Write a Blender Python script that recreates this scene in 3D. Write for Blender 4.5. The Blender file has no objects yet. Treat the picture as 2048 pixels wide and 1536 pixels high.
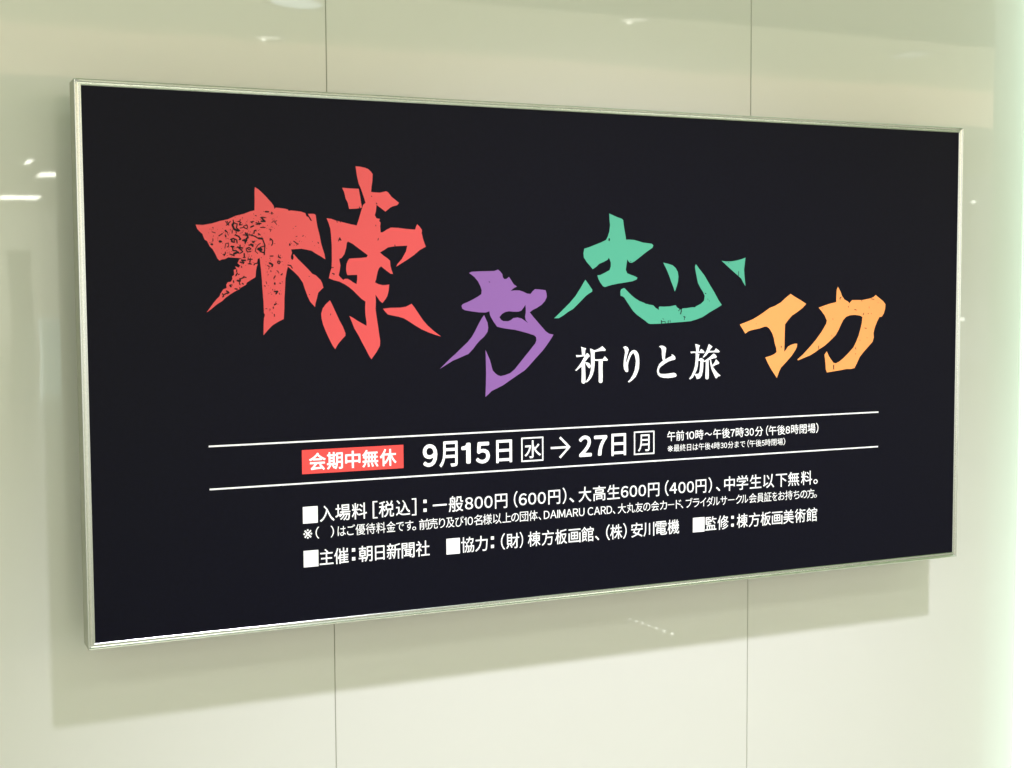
import bpy, bmesh, math, random
from mathutils import Matrix, Vector
from mathutils.geometry import tessellate_polygon
R = math.radians
sc = bpy.context.scene
col = sc.collection

# ------------------------------------------------------------ camera
cam_d = bpy.data.cameras.new('camera')
cam = bpy.data.objects.new('camera', cam_d); col.objects.link(cam)
cam_d.sensor_width = 36.0
cam_d.lens = 49.04
cam_d.clip_start = 0.05; cam_d.clip_end = 200
rot = Matrix(((0.90897608, -0.41681385, -0.00535736),
              (-0.03277898, -0.05865944, -0.99773975),
              (0.41555749, 0.90709717, -0.06698276)))   # rows: right, down, forward
m = Matrix.Identity(4)
for i in range(3):
    m[i][0] = rot[0][i]; m[i][1] = -rot[1][i]; m[i][2] = -rot[2][i]
m[0][3], m[1][3], m[2][3] = -0.31459, -2.45875, 1.62129
cam.matrix_world = m
sc.camera = cam

# ------------------------------------------------------------ surroundings of the hall (dim interior, no sky in view)
w = bpy.data.worlds.new('World'); sc.world = w; w.use_nodes = True
bg = w.node_tree.nodes['Background']
bg.inputs[0].default_value = (0.90, 0.89, 0.855, 1); bg.inputs[1].default_value = 1.5

# ------------------------------------------------------------ the hall's ceiling spotlight that throws the sign's shadow
ld = bpy.data.lights.new('spotlight_beam', 'SPOT')
ld.energy = 640; ld.color = (0.90, 0.87, 1.0); ld.shadow_soft_size = 0.105
ld.spot_size = R(41); ld.spot_blend = 1.0
lamp = bpy.data.objects.new('spotlight_beam', ld); col.objects.link(lamp)
lamp.location = (0.934, -2.89, 4.38)
lamp.rotation_euler = (Vector((1.05, 0, -0.15)) - Vector(lamp.location)).to_track_quat('-Z', 'Y').to_euler()
sc.view_settings.view_transform = 'Standard'; sc.view_settings.look = 'None'
sc.view_settings.exposure = 0.0; sc.view_settings.gamma = 1.0

# ------------------------------------------------------------ printed shapes and type positions, mm on the board
DATA = {"title":{"red":[[[[177.6,682.7],[189.7,682.3],[204.5,685.1],[218.3,689.4],[230.9,692.2],[244.8,698.4],[258.8,702.0],[269.3,706.2],[276.9,708.0],[277.4,724.0],[277.5,740.0],[278.1,746.9],[283.9,743.6],[289.7,738.6],[296.6,731.9],[301.8,726.2],[306.5,721.2],[309.9,716.1],[311.4,710.9],[313.1,713.2],[321.1,712.8],[329.4,711.8],[334.2,710.7],[335.9,708.4],[340.1,709.1],[348.5,708.4],[358.1,707.3],[365.2,704.9],[366.6,700.2],[370.6,698.0],[374.1,692.2],[376.8,692.0],[373.6,697.1],[369.4,703.8],[377.3,704.1],[381.5,703.7],[383.3,701.7],[384.6,691.2],[386.1,681.9],[389.6,667.9],[392.4,652.7],[395.3,643.3],[398.0,635.1],[399.4,626.3],[390.9,631.6],[382.4,636.2],[375.2,640.9],[364.4,643.1],[357.2,644.3],[347.6,643.6],[339.2,643.0],[340.6,637.2],[338.4,631.4],[338.9,626.7],[341.9,625.0],[343.2,629.7],[342.4,633.7],[343.8,634.9],[349.7,627.9],[358.0,619.8],[368.7,609.3],[375.9,601.4],[381.9,599.0],[390.4,590.8],[393.3,584.9],[395.1,577.8],[385.8,569.0],[383.2,559.1],[380.7,550.9],[379.7,544.4],[371.6,553.3],[366.9,562.7],[362.2,575.6],[358.8,586.2],[351.7,596.7],[342.2,606.1],[332.8,613.6],[330.9,606.1],[328.3,593.3],[327.5,579.3],[326.0,559.6],[325.5,542.1],[324.3,524.6],[314.7,520.1],[305.1,514.5],[296.7,506.5],[288.6,497.4],[289.1,513.6],[289.9,526.3],[291.7,532.1],[290.0,535.6],[289.7,554.1],[288.3,574.9],[287.4,593.4],[285.9,611.9],[284.4,628.0],[280.9,626.8],[279.8,619.9],[280.8,618.2],[278.9,613.0],[277.7,607.3],[276.7,596.9],[275.7,595.2],[268.6,591.2],[261.5,586.6],[260.3,583.2],[252.1,578.6],[249.1,575.8],[242.7,572.9],[233.4,567.3],[225.2,561.6],[219.3,556.0],[210.1,550.4],[201.9,543.6],[192.9,537.2],[198.5,544.8],[204.4,552.7],[210.2,559.5],[214.9,564.0],[216.7,568.5],[219.1,572.0],[222.0,575.9],[227.2,577.6],[226.7,583.3],[229.1,587.3],[234.9,588.4],[237.3,593.6],[236.8,597.0],[240.3,599.9],[239.8,608.4],[244.5,609.6],[242.3,614.2],[248.0,611.9],[251.0,615.1],[246.4,619.3],[249.4,625.6],[254.1,627.0],[246.0,628.1],[231.0,629.0],[225.2,626.1],[220.6,625.5],[215.9,623.5],[212.6,627.2],[209.3,634.6],[204.9,642.5],[200.4,646.8],[197.6,652.4],[196.0,655.8],[192.1,658.0],[189.3,664.8],[188.3,667.6],[183.8,671.5],[179.9,675.9] ],
[] ],
[[[402.6,697.0],[411.2,696.0],[419.7,693.1],[432.0,690.4],[444.3,687.6],[456.7,685.4],[460.6,696.1],[465.1,710.4],[468.9,721.1],[473.4,724.7],[470.9,732.9],[465.5,748.2],[461.3,757.5],[458.3,770.4],[456.0,787.4],[462.8,787.0],[472.8,785.5],[479.0,783.3],[484.0,778.8],[487.0,774.7],[486.3,762.9],[484.7,753.4],[483.8,743.9],[489.8,743.4],[499.9,743.0],[506.2,744.4],[511.3,745.7],[515.1,744.0],[521.3,736.4],[527.7,731.7],[535.2,725.9],[531.4,721.6],[523.7,719.7],[518.6,717.2],[509.7,710.2],[502.1,715.7],[493.4,721.5],[492.0,709.6],[490.0,703.7],[493.1,698.4],[499.4,697.3],[498.1,693.7],[500.6,690.7],[499.7,684.8],[500.4,674.0],[504.2,674.1],[511.9,678.9],[519.5,682.6],[533.5,682.2],[547.6,680.6],[565.0,679.6],[567.0,685.6],[568.9,689.2],[573.4,685.1],[577.9,679.1],[577.2,673.7],[580.3,661.6],[584.8,649.5],[573.1,643.4],[562.6,634.9],[549.7,626.4],[539.3,620.4],[528.6,614.0],[531.2,618.8],[539.4,627.6],[547.2,640.9],[549.9,651.1],[537.1,650.4],[526.8,649.8],[514.1,647.9],[506.4,643.1],[498.8,638.8],[505.1,633.5],[512.6,628.7],[516.4,625.1],[517.2,624.8],[517.8,616.4],[519.6,609.2],[522.7,601.4],[518.2,601.4],[510.7,606.8],[504.4,611.6],[500.6,614.6],[496.8,611.6],[494.2,605.6],[492.2,597.3],[490.9,591.3],[488.9,586.5],[495.2,583.5],[502.8,581.7],[509.1,581.9],[515.3,582.8],[514.1,572.0],[511.5,562.4],[507.6,556.4],[502.2,550.3],[497.4,554.1],[493.1,560.2],[489.7,565.0],[490.1,553.0],[489.7,541.0],[490.3,532.6],[492.0,520.6],[493.8,508.6],[495.6,495.3],[497.3,483.3],[496.6,474.8],[490.2,464.2],[480.5,451.8],[475.6,459.7],[470.0,470.7],[463.9,481.6],[457.8,493.7],[450.4,505.8],[445.6,517.8],[441.3,528.3],[448.1,524.9],[455.6,520.0],[464.3,515.1],[472.4,510.7],[472.4,517.3],[470.7,529.3],[470.2,541.3],[471.0,553.2],[463.5,558.0],[456.1,565.2],[448.7,572.4],[441.3,578.4],[433.9,583.2],[424.1,588.0],[414.3,590.4],[405.1,593.9],[407.1,602.2],[410.2,611.6],[411.0,624.5],[411.0,631.9],[411.2,649.6],[410.2,667.2],[409.1,678.9],[406.2,688.3] ],
[[[440.2,657.5],[448.9,653.4],[458.7,646.3],[468.6,639.3],[476.1,634.0],[474.2,630.4],[463.5,629.2],[451.1,628.5],[442.4,627.9],[439.8,624.4],[437.4,618.7],[436.5,610.4],[436.7,605.7],[438.5,599.2],[449.0,599.5],[456.5,599.7],[456.4,592.6],[455.1,583.7],[448.9,586.7],[443.9,590.3],[439.0,592.9],[434.0,592.7],[430.9,590.9],[425.4,596.2],[423.0,599.2],[424.9,606.9],[426.3,616.3],[424.6,624.6],[424.4,627.3],[428.8,629.1],[433.8,635.6],[437.0,646.2],[438.3,654.5]]] ],
[[[431.2,749.7],[445.0,749.1],[461.2,748.7],[463.5,736.3],[465.2,724.5],[466.8,716.3],[457.0,714.4],[443.4,713.5],[441.0,724.1],[437.4,731.1],[434.5,742.7] ],
[] ],
[[[406.5,556.0],[410.1,549.1],[416.1,536.0],[423.3,520.5],[429.3,509.7],[433.5,498.9],[433.7,494.2],[427.8,488.3],[420.3,480.2],[414.6,471.0],[409.2,479.2],[403.2,491.2],[398.4,502.0],[393.7,513.9],[391.1,524.5],[390.5,532.8],[393.4,542.2],[399.0,549.2] ],
[] ],
[[[503.0,540.3],[516.4,541.7],[535.6,541.9],[545.9,543.4],[556.9,548.5],[562.6,541.4],[570.3,530.4],[578.0,519.3],[587.1,509.4],[598.8,499.4],[612.5,489.3],[601.3,492.6],[588.3,497.2],[575.3,502.9],[562.3,510.4],[549.5,518.5],[541.8,522.9],[531.6,526.0],[521.3,528.0],[512.4,529.9],[507.4,534.8] ],
[]]],"purple":[[[[667.8,603.0],[673.2,605.2],[690.7,606.1],[706.9,606.4],[717.8,606.7],[725.3,609.2],[730.0,605.4],[733.8,601.1],[734.8,595.5],[737.5,592.0],[742.3,592.3],[747.1,596.1],[751.9,589.2],[756.7,582.3],[762.9,578.5],[756.0,574.8],[750.4,570.5],[760.1,571.4],[768.4,571.0],[776.7,568.4],[783.6,565.2],[790.6,564.5],[794.8,569.5],[799.7,573.3],[810.2,572.6],[821.5,571.3],[823.5,564.9],[824.0,558.6],[820.0,551.0],[812.9,544.2],[803.1,538.6],[794.7,534.9],[788.8,530.6],[796.1,522.3],[804.4,513.3],[812.8,504.3],[821.3,495.3],[828.3,490.7],[837.5,488.6],[832.6,481.1],[824.0,469.8],[815.5,459.9],[801.4,446.3],[790.2,435.2],[784.6,429.7],[777.6,423.6],[765.0,416.4],[751.1,408.0],[733.2,397.3],[722.2,392.6],[711.2,388.0],[704.3,382.0],[698.6,377.5],[699.7,400.9],[700.2,419.7],[699.9,438.4],[699.3,463.4],[703.4,454.5],[708.1,444.4],[710.8,434.3],[713.4,425.5],[718.2,420.4],[723.7,416.4],[729.1,414.6],[737.4,416.0],[748.4,419.4],[758.1,426.7],[767.9,437.7],[779.1,450.1],[790.3,462.4],[800.1,473.6],[802.2,478.6],[801.5,484.9],[797.4,488.2],[784.8,492.2],[772.3,495.6],[758.4,499.0],[741.9,501.2],[732.3,502.9],[722.7,505.3],[715.9,514.1],[710.5,522.9],[708.5,527.2],[707.6,533.5],[699.7,531.3],[686.2,531.9],[672.7,533.7],[659.3,535.9],[654.0,539.1],[652.7,544.0],[655.4,547.1],[664.8,550.7],[675.6,555.5],[685.0,560.4],[691.8,564.7],[692.5,572.1],[689.8,579.5],[685.2,588.2],[678.5,595.6],[671.8,600.6] ],
[[[727.6,522.6],[732.4,528.2],[739.3,531.8],[746.2,533.2],[755.8,532.2],[765.5,532.1],[771.7,533.9],[775.9,538.9],[780.1,544.5],[780.8,537.6],[780.7,530.0],[779.3,522.5],[780.7,516.2],[785.5,510.8],[779.3,514.9],[772.4,519.5],[764.0,521.5],[755.7,520.6],[750.2,516.7],[744.7,514.9],[735.1,515.3],[730.3,518.2]]] ],
[[[697.0,526.8],[700.3,519.9],[703.7,513.0],[705.0,503.7],[703.6,496.2],[696.8,487.6],[688.6,481.0],[681.8,474.3],[675.0,465.8],[665.5,456.7],[656.1,453.3],[645.4,449.2],[634.7,445.2],[624.1,439.3],[609.5,431.1],[618.8,439.5],[629.4,449.0],[640.1,457.4],[650.9,467.0],[664.3,478.4],[672.5,487.6],[679.3,498.6],[686.1,510.9],[692.9,521.9] ],
[]]],"green":[[[[955.7,714.9],[965.1,711.2],[974.0,708.0],[982.8,705.4],[985.6,702.7],[986.6,694.4],[988.6,683.4],[990.5,674.5],[991.8,666.2],[1000.7,666.3],[1009.6,665.8],[1018.6,663.7],[1028.9,661.0],[1041.8,659.8],[1048.2,658.9],[1051.5,656.1],[1049.6,651.1],[1041.8,646.6],[1031.5,639.8],[1021.2,632.5],[1009.7,624.7],[1004.6,622.5],[999.5,623.0],[996.3,626.3],[994.4,629.1],[993.1,620.2],[991.2,609.1],[994.4,602.5],[1002.1,599.7],[1009.8,597.4],[1016.8,594.1],[1014.9,590.7],[1006.0,587.4],[990.7,585.2],[975.4,583.1],[960.2,580.4],[946.4,576.6],[942.0,578.2],[936.4,584.9],[932.6,591.5],[930.1,598.7],[936.4,599.4],[946.4,603.6],[956.4,608.6],[958.9,615.8],[958.9,622.4],[957.0,627.9],[954.5,631.8],[952.6,628.4],[943.9,624.0],[933.8,620.1],[927.6,614.6],[920.4,610.2],[915.2,615.7],[907.7,623.4],[901.5,632.1],[900.7,639.8],[902.5,648.5],[912.7,651.3],[925.1,655.8],[937.6,660.3],[948.8,665.3],[952.6,672.0],[955.7,680.8],[957.4,692.9],[956.1,703.9] ],
[] ],
[[[904.6,590.4],[910.2,583.5],[915.2,576.9],[919.1,571.9],[918.9,568.1],[912.7,564.8],[905.2,560.0],[896.5,551.8],[886.7,543.1],[878.0,535.5],[868.2,530.7],[858.4,524.3],[848.6,519.0],[838.9,519.1],[847.4,526.1],[859.6,536.9],[871.9,547.7],[884.2,560.7],[894.1,574.8] ],
[] ],
[[[986.9,574.5],[989.4,573.7],[995.8,567.6],[1003.5,560.8],[1011.2,555.2],[1021.5,549.5],[1031.8,546.0],[1034.4,544.3],[1039.5,543.5],[1042.1,542.6],[1051.2,541.3],[1055.1,537.9],[1057.1,535.9],[1063.0,533.3],[1064.0,537.3],[1065.7,538.8],[1075.5,538.3],[1088.6,538.8],[1101.8,540.9],[1104.4,536.9],[1111.1,532.8],[1115.0,532.2],[1117.0,534.5],[1125.6,534.9],[1138.9,536.5],[1145.6,536.4],[1147.6,538.3],[1159.0,543.1],[1166.3,549.3],[1167.6,558.5],[1164.2,565.4],[1157.5,574.6],[1152.0,583.7],[1148.6,598.5],[1145.9,609.9],[1145.2,615.6],[1147.1,620.4],[1153.2,613.3],[1166.7,598.5],[1177.6,582.5],[1189.9,565.2],[1199.5,550.2],[1207.3,540.3],[1195.5,534.1],[1179.3,526.3],[1163.2,517.3],[1149.8,512.9],[1136.4,509.7],[1117.8,508.3],[1091.4,507.0],[1067.8,505.7],[1045.6,505.3],[1040.4,506.7],[1032.7,512.4],[1016.4,522.7],[1007.4,530.6],[1001.0,538.5],[994.6,547.5],[988.2,555.9],[984.3,558.8],[979.9,559.9],[979.5,567.7],[981.1,572.1] ],
[] ],
[[[1073.6,622.9],[1085.6,620.6],[1094.8,617.8],[1101.4,612.7],[1106.1,605.4],[1107.8,596.3],[1106.8,587.3],[1104.2,578.2],[1099.7,567.2],[1095.7,577.2],[1091.0,587.3],[1087.0,597.5],[1081.7,608.8] ],
[] ],
[[[1206.4,627.1],[1216.6,625.8],[1228.9,626.0],[1241.2,627.8],[1253.6,630.5],[1262.1,633.6],[1260.6,622.6],[1259.0,609.9],[1260.1,596.0],[1262.6,576.9],[1256.8,584.4],[1252.6,592.0],[1245.6,597.2],[1233.2,606.4],[1219.4,616.8] ],
[]]],"orange":[[[[1371.0,561.3],[1381.8,555.3],[1396.3,548.1],[1409.7,540.8],[1400.8,532.6],[1387.9,524.5],[1375.1,517.5],[1366.6,509.4],[1358.1,500.1],[1357.6,487.1],[1357.3,470.5],[1357.2,458.7],[1356.6,444.5],[1360.1,448.0],[1365.8,455.0],[1372.9,458.4],[1382.9,460.5],[1388.4,460.4],[1387.3,453.3],[1383.1,446.3],[1374.6,435.8],[1363.3,425.4],[1349.1,412.8],[1344.9,405.8],[1339.1,392.2],[1335.0,397.8],[1326.4,408.7],[1317.8,421.9],[1310.9,434.5],[1323.3,437.1],[1331.8,440.4],[1338.1,444.4],[1337.3,452.1],[1333.7,461.6],[1331.4,472.3],[1327.1,482.9],[1319.9,492.5],[1314.2,496.1],[1308.6,496.2],[1297.4,492.9],[1280.6,490.2],[1270.9,488.1],[1262.9,483.0],[1257.0,491.2],[1249.7,501.3],[1263.8,505.7],[1280.4,511.2],[1294.4,518.1],[1305.5,524.3],[1320.9,533.5],[1333.6,537.5],[1347.7,544.4],[1359.0,553.1] ],
[] ],
[[[1488.5,575.4],[1492.3,569.4],[1496.1,563.4],[1499.2,556.2],[1505.2,548.9],[1514.3,544.6],[1518.0,540.9],[1524.7,547.5],[1536.7,547.6],[1550.2,547.3],[1565.3,549.6],[1574.3,551.3],[1580.4,553.7],[1585.6,557.7],[1594.1,551.8],[1604.9,544.9],[1611.2,538.2],[1610.6,529.6],[1607.7,519.9],[1602.4,512.6],[1595.6,511.5],[1590.4,503.0],[1584.5,490.9],[1580.9,478.7],[1581.8,469.0],[1578.9,460.5],[1568.4,450.9],[1556.5,440.3],[1546.1,429.6],[1538.7,416.4],[1532.8,406.8],[1523.9,405.2],[1513.4,405.6],[1494.0,403.1],[1462.9,399.8],[1459.9,406.5],[1459.0,418.6],[1457.4,429.5],[1456.3,436.7],[1462.1,443.2],[1466.1,435.3],[1471.4,427.9],[1478.9,419.3],[1484.9,417.9],[1493.7,421.3],[1504.1,428.2],[1515.9,437.6],[1529.2,449.4],[1536.5,461.4],[1542.3,473.4],[1546.7,486.7],[1550.2,498.8],[1552.0,512.1],[1546.2,515.2],[1532.6,517.0],[1519.2,516.2],[1510.3,513.3],[1502.9,506.8],[1497.1,497.2],[1491.3,486.5],[1484.0,475.8],[1476.7,469.9],[1468.0,462.9],[1456.3,454.7],[1441.7,447.3],[1433.0,442.1],[1420.0,435.8],[1404.1,430.9],[1391.1,426.5],[1388.9,428.3],[1402.5,438.1],[1418.3,452.0],[1434.2,467.2],[1448.6,483.6],[1460.1,500.2],[1461.5,506.2],[1455.5,517.1],[1448.0,525.5],[1440.6,532.8],[1452.3,536.2],[1466.9,540.3],[1484.6,543.7],[1484.8,556.3],[1485.4,568.3] ],
[]]]},"sub":{"inori":[[[[895.0,465.1],[898.7,463.5],[906.2,461.5],[904.1,458.6],[903.3,449.1],[903.3,446.9],[897.1,448.9],[896.7,455.9],[896.1,461.8] ],
[] ],
[[[884.3,449.6],[892.1,449.0],[903.7,449.4],[903.7,446.9],[895.4,446.3],[885.5,445.5] ],
[] ],
[[[908.7,452.6],[911.2,450.7],[913.8,446.6],[910.3,444.1],[907.0,440.1],[903.7,436.2],[902.0,434.4],[899.6,430.0],[894.6,426.5],[889.6,423.0],[884.3,419.4],[882.9,421.0],[889.6,428.1],[895.4,435.3],[900.4,443.3],[903.7,448.3],[906.2,451.6] ],
[] ],
[[[896.2,429.4],[899.6,433.7],[903.3,435.1],[903.7,426.2],[904.4,411.5],[904.5,397.4],[901.2,395.0],[897.5,395.8],[895.8,398.5],[896.4,411.7] ],
[] ],
[[[903.3,435.4],[909.5,434.9],[914.1,432.2],[915.7,428.1],[914.5,424.8],[912.4,423.8],[909.5,426.1],[906.2,430.6] ],
[] ],
[[[914.1,460.6],[915.7,460.9],[923.7,457.4],[930.3,459.5],[936.2,462.3],[940.4,465.1],[943.7,462.1],[947.8,458.3],[946.7,455.7],[941.2,456.2],[932.0,455.4],[924.1,454.4],[923.7,447.8],[924.1,440.4],[932.8,440.2],[941.2,440.7],[943.7,443.6],[945.8,445.8],[948.8,442.7],[952.6,438.9],[951.3,437.1],[941.2,437.4],[940.8,425.1],[941.1,410.3],[940.8,396.9],[937.9,395.2],[934.1,395.7],[932.4,398.0],[932.7,410.6],[932.4,425.4],[932.4,437.2],[924.1,437.8],[923.7,428.6],[922.4,419.8],[919.9,411.7],[916.2,405.2],[911.2,400.2],[906.2,397.0],[904.9,398.9],[909.5,404.6],[913.7,412.6],[915.7,421.4],[916.3,430.3],[916.2,440.6],[915.7,451.7] ],
[]]],"ri":[[[[985.5,461.9],[987.7,463.3],[991.1,463.8],[995.3,461.6],[997.9,457.1],[996.2,451.9],[993.7,444.5],[992.0,437.1],[992.4,431.1],[994.5,437.0],[997.1,444.4],[1000.5,451.1],[1004.7,455.1],[1009.9,456.2],[1015.0,454.1],[1018.9,448.4],[1020.9,439.3],[1020.9,430.3],[1020.3,420.6],[1016.8,411.6],[1012.6,404.3],[1005.7,398.5],[998.5,394.1],[995.9,395.8],[1001.4,400.9],[1006.6,408.2],[1010.4,416.3],[1012.5,426.0],[1013.4,435.0],[1011.6,444.0],[1009.0,449.4],[1006.9,450.5],[1003.9,447.2],[1000.1,440.6],[997.1,433.2],[995.8,426.5],[996.7,419.0],[996.3,415.3],[993.3,414.0],[990.3,415.5],[987.3,420.8],[986.4,428.3],[986.9,435.7],[988.1,443.2],[989.8,452.1],[988.5,458.1] ],
[]]],"to":[[[[1064.5,461.5],[1068.5,463.3],[1073.7,462.8],[1078.1,460.8],[1080.7,458.1],[1079.9,453.6],[1078.6,446.8],[1078.2,440.8],[1078.6,435.9],[1082.6,438.4],[1087.8,440.5],[1093.1,442.7],[1092.6,446.1],[1097.5,444.1],[1101.0,441.0],[1101.5,437.1],[1100.1,435.3],[1094.0,434.3],[1086.1,432.3],[1077.3,427.9],[1070.4,423.6],[1066.0,420.0],[1064.3,416.2],[1064.7,411.7],[1067.8,408.9],[1072.2,408.3],[1080.0,408.2],[1088.8,409.0],[1098.5,409.9],[1102.9,407.8],[1104.3,404.4],[1102.9,402.1],[1095.9,400.8],[1085.3,400.0],[1074.8,400.8],[1066.9,402.9],[1062.1,407.2],[1059.9,414.1],[1061.6,420.8],[1065.1,427.5],[1070.3,431.9],[1073.8,433.7],[1072.1,437.9],[1071.0,445.5],[1070.9,453.1],[1069.4,458.4] ],
[]]],"tabi":[[[[1146.1,464.6],[1149.7,464.2],[1157.6,461.7],[1155.1,457.1],[1154.7,449.9],[1148.9,449.6],[1148.0,457.3] ],
[] ],
[[[1134.9,450.0],[1141.8,450.2],[1156.5,449.8],[1158.3,453.2],[1160.1,454.7],[1165.0,451.9],[1168.0,448.4],[1166.4,446.5],[1151.6,447.3],[1140.9,447.4],[1137.3,446.5] ],
[] ],
[[[1147.1,447.8],[1156.1,444.9],[1154.8,441.1],[1153.9,435.0],[1158.8,436.8],[1161.1,437.1],[1166.9,433.1],[1165.2,429.3],[1164.8,418.6],[1163.9,410.9],[1161.7,402.5],[1157.3,397.3],[1150.1,395.8],[1148.8,399.9],[1145.1,405.0],[1147.4,406.1],[1153.6,406.2],[1156.3,409.6],[1157.6,418.8],[1158.4,431.0],[1153.5,432.1],[1152.6,423.5],[1150.5,414.4],[1145.6,406.1],[1141.2,399.4],[1134.9,395.9],[1133.0,397.3],[1138.4,404.0],[1142.9,413.1],[1145.9,422.2],[1147.2,432.9],[1147.6,442.0] ],
[] ],
[[[1177.4,464.1],[1182.1,461.5],[1186.0,458.7],[1182.1,455.0],[1179.0,450.6],[1186.7,450.4],[1190.8,450.9],[1193.9,455.5],[1199.4,451.9],[1202.8,449.1],[1201.2,447.0],[1186.7,447.6],[1176.8,447.4],[1172.3,442.2],[1166.0,437.9],[1163.3,438.2],[1168.7,445.3],[1173.1,452.9],[1175.8,459.7] ],
[] ],
[[[1189.4,445.3],[1193.1,442.8],[1196.3,438.5],[1194.0,436.2],[1188.6,435.6],[1182.7,434.2],[1180.0,433.5],[1176.9,432.1],[1172.4,430.6],[1167.0,428.9],[1165.6,430.4],[1173.2,434.5],[1180.4,438.9],[1185.8,443.4] ],
[] ],
[[[1170.6,430.7],[1177.0,432.4],[1177.4,418.2],[1177.8,402.8],[1177.1,395.9],[1173.5,394.5],[1169.9,396.1],[1169.8,406.9],[1170.6,418.4] ],
[] ],
[[[1180.0,433.5],[1182.7,433.4],[1184.1,427.2],[1185.5,422.2],[1190.5,427.1],[1194.5,433.9],[1198.6,429.9],[1202.1,426.4],[1200.5,424.5],[1193.2,422.4],[1186.9,419.1],[1192.4,412.4],[1197.9,406.8],[1204.7,401.6],[1203.4,400.1],[1199.7,399.8],[1195.2,395.7],[1193.4,396.9],[1188.8,404.8],[1184.2,413.4],[1181.4,422.7] ],
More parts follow.
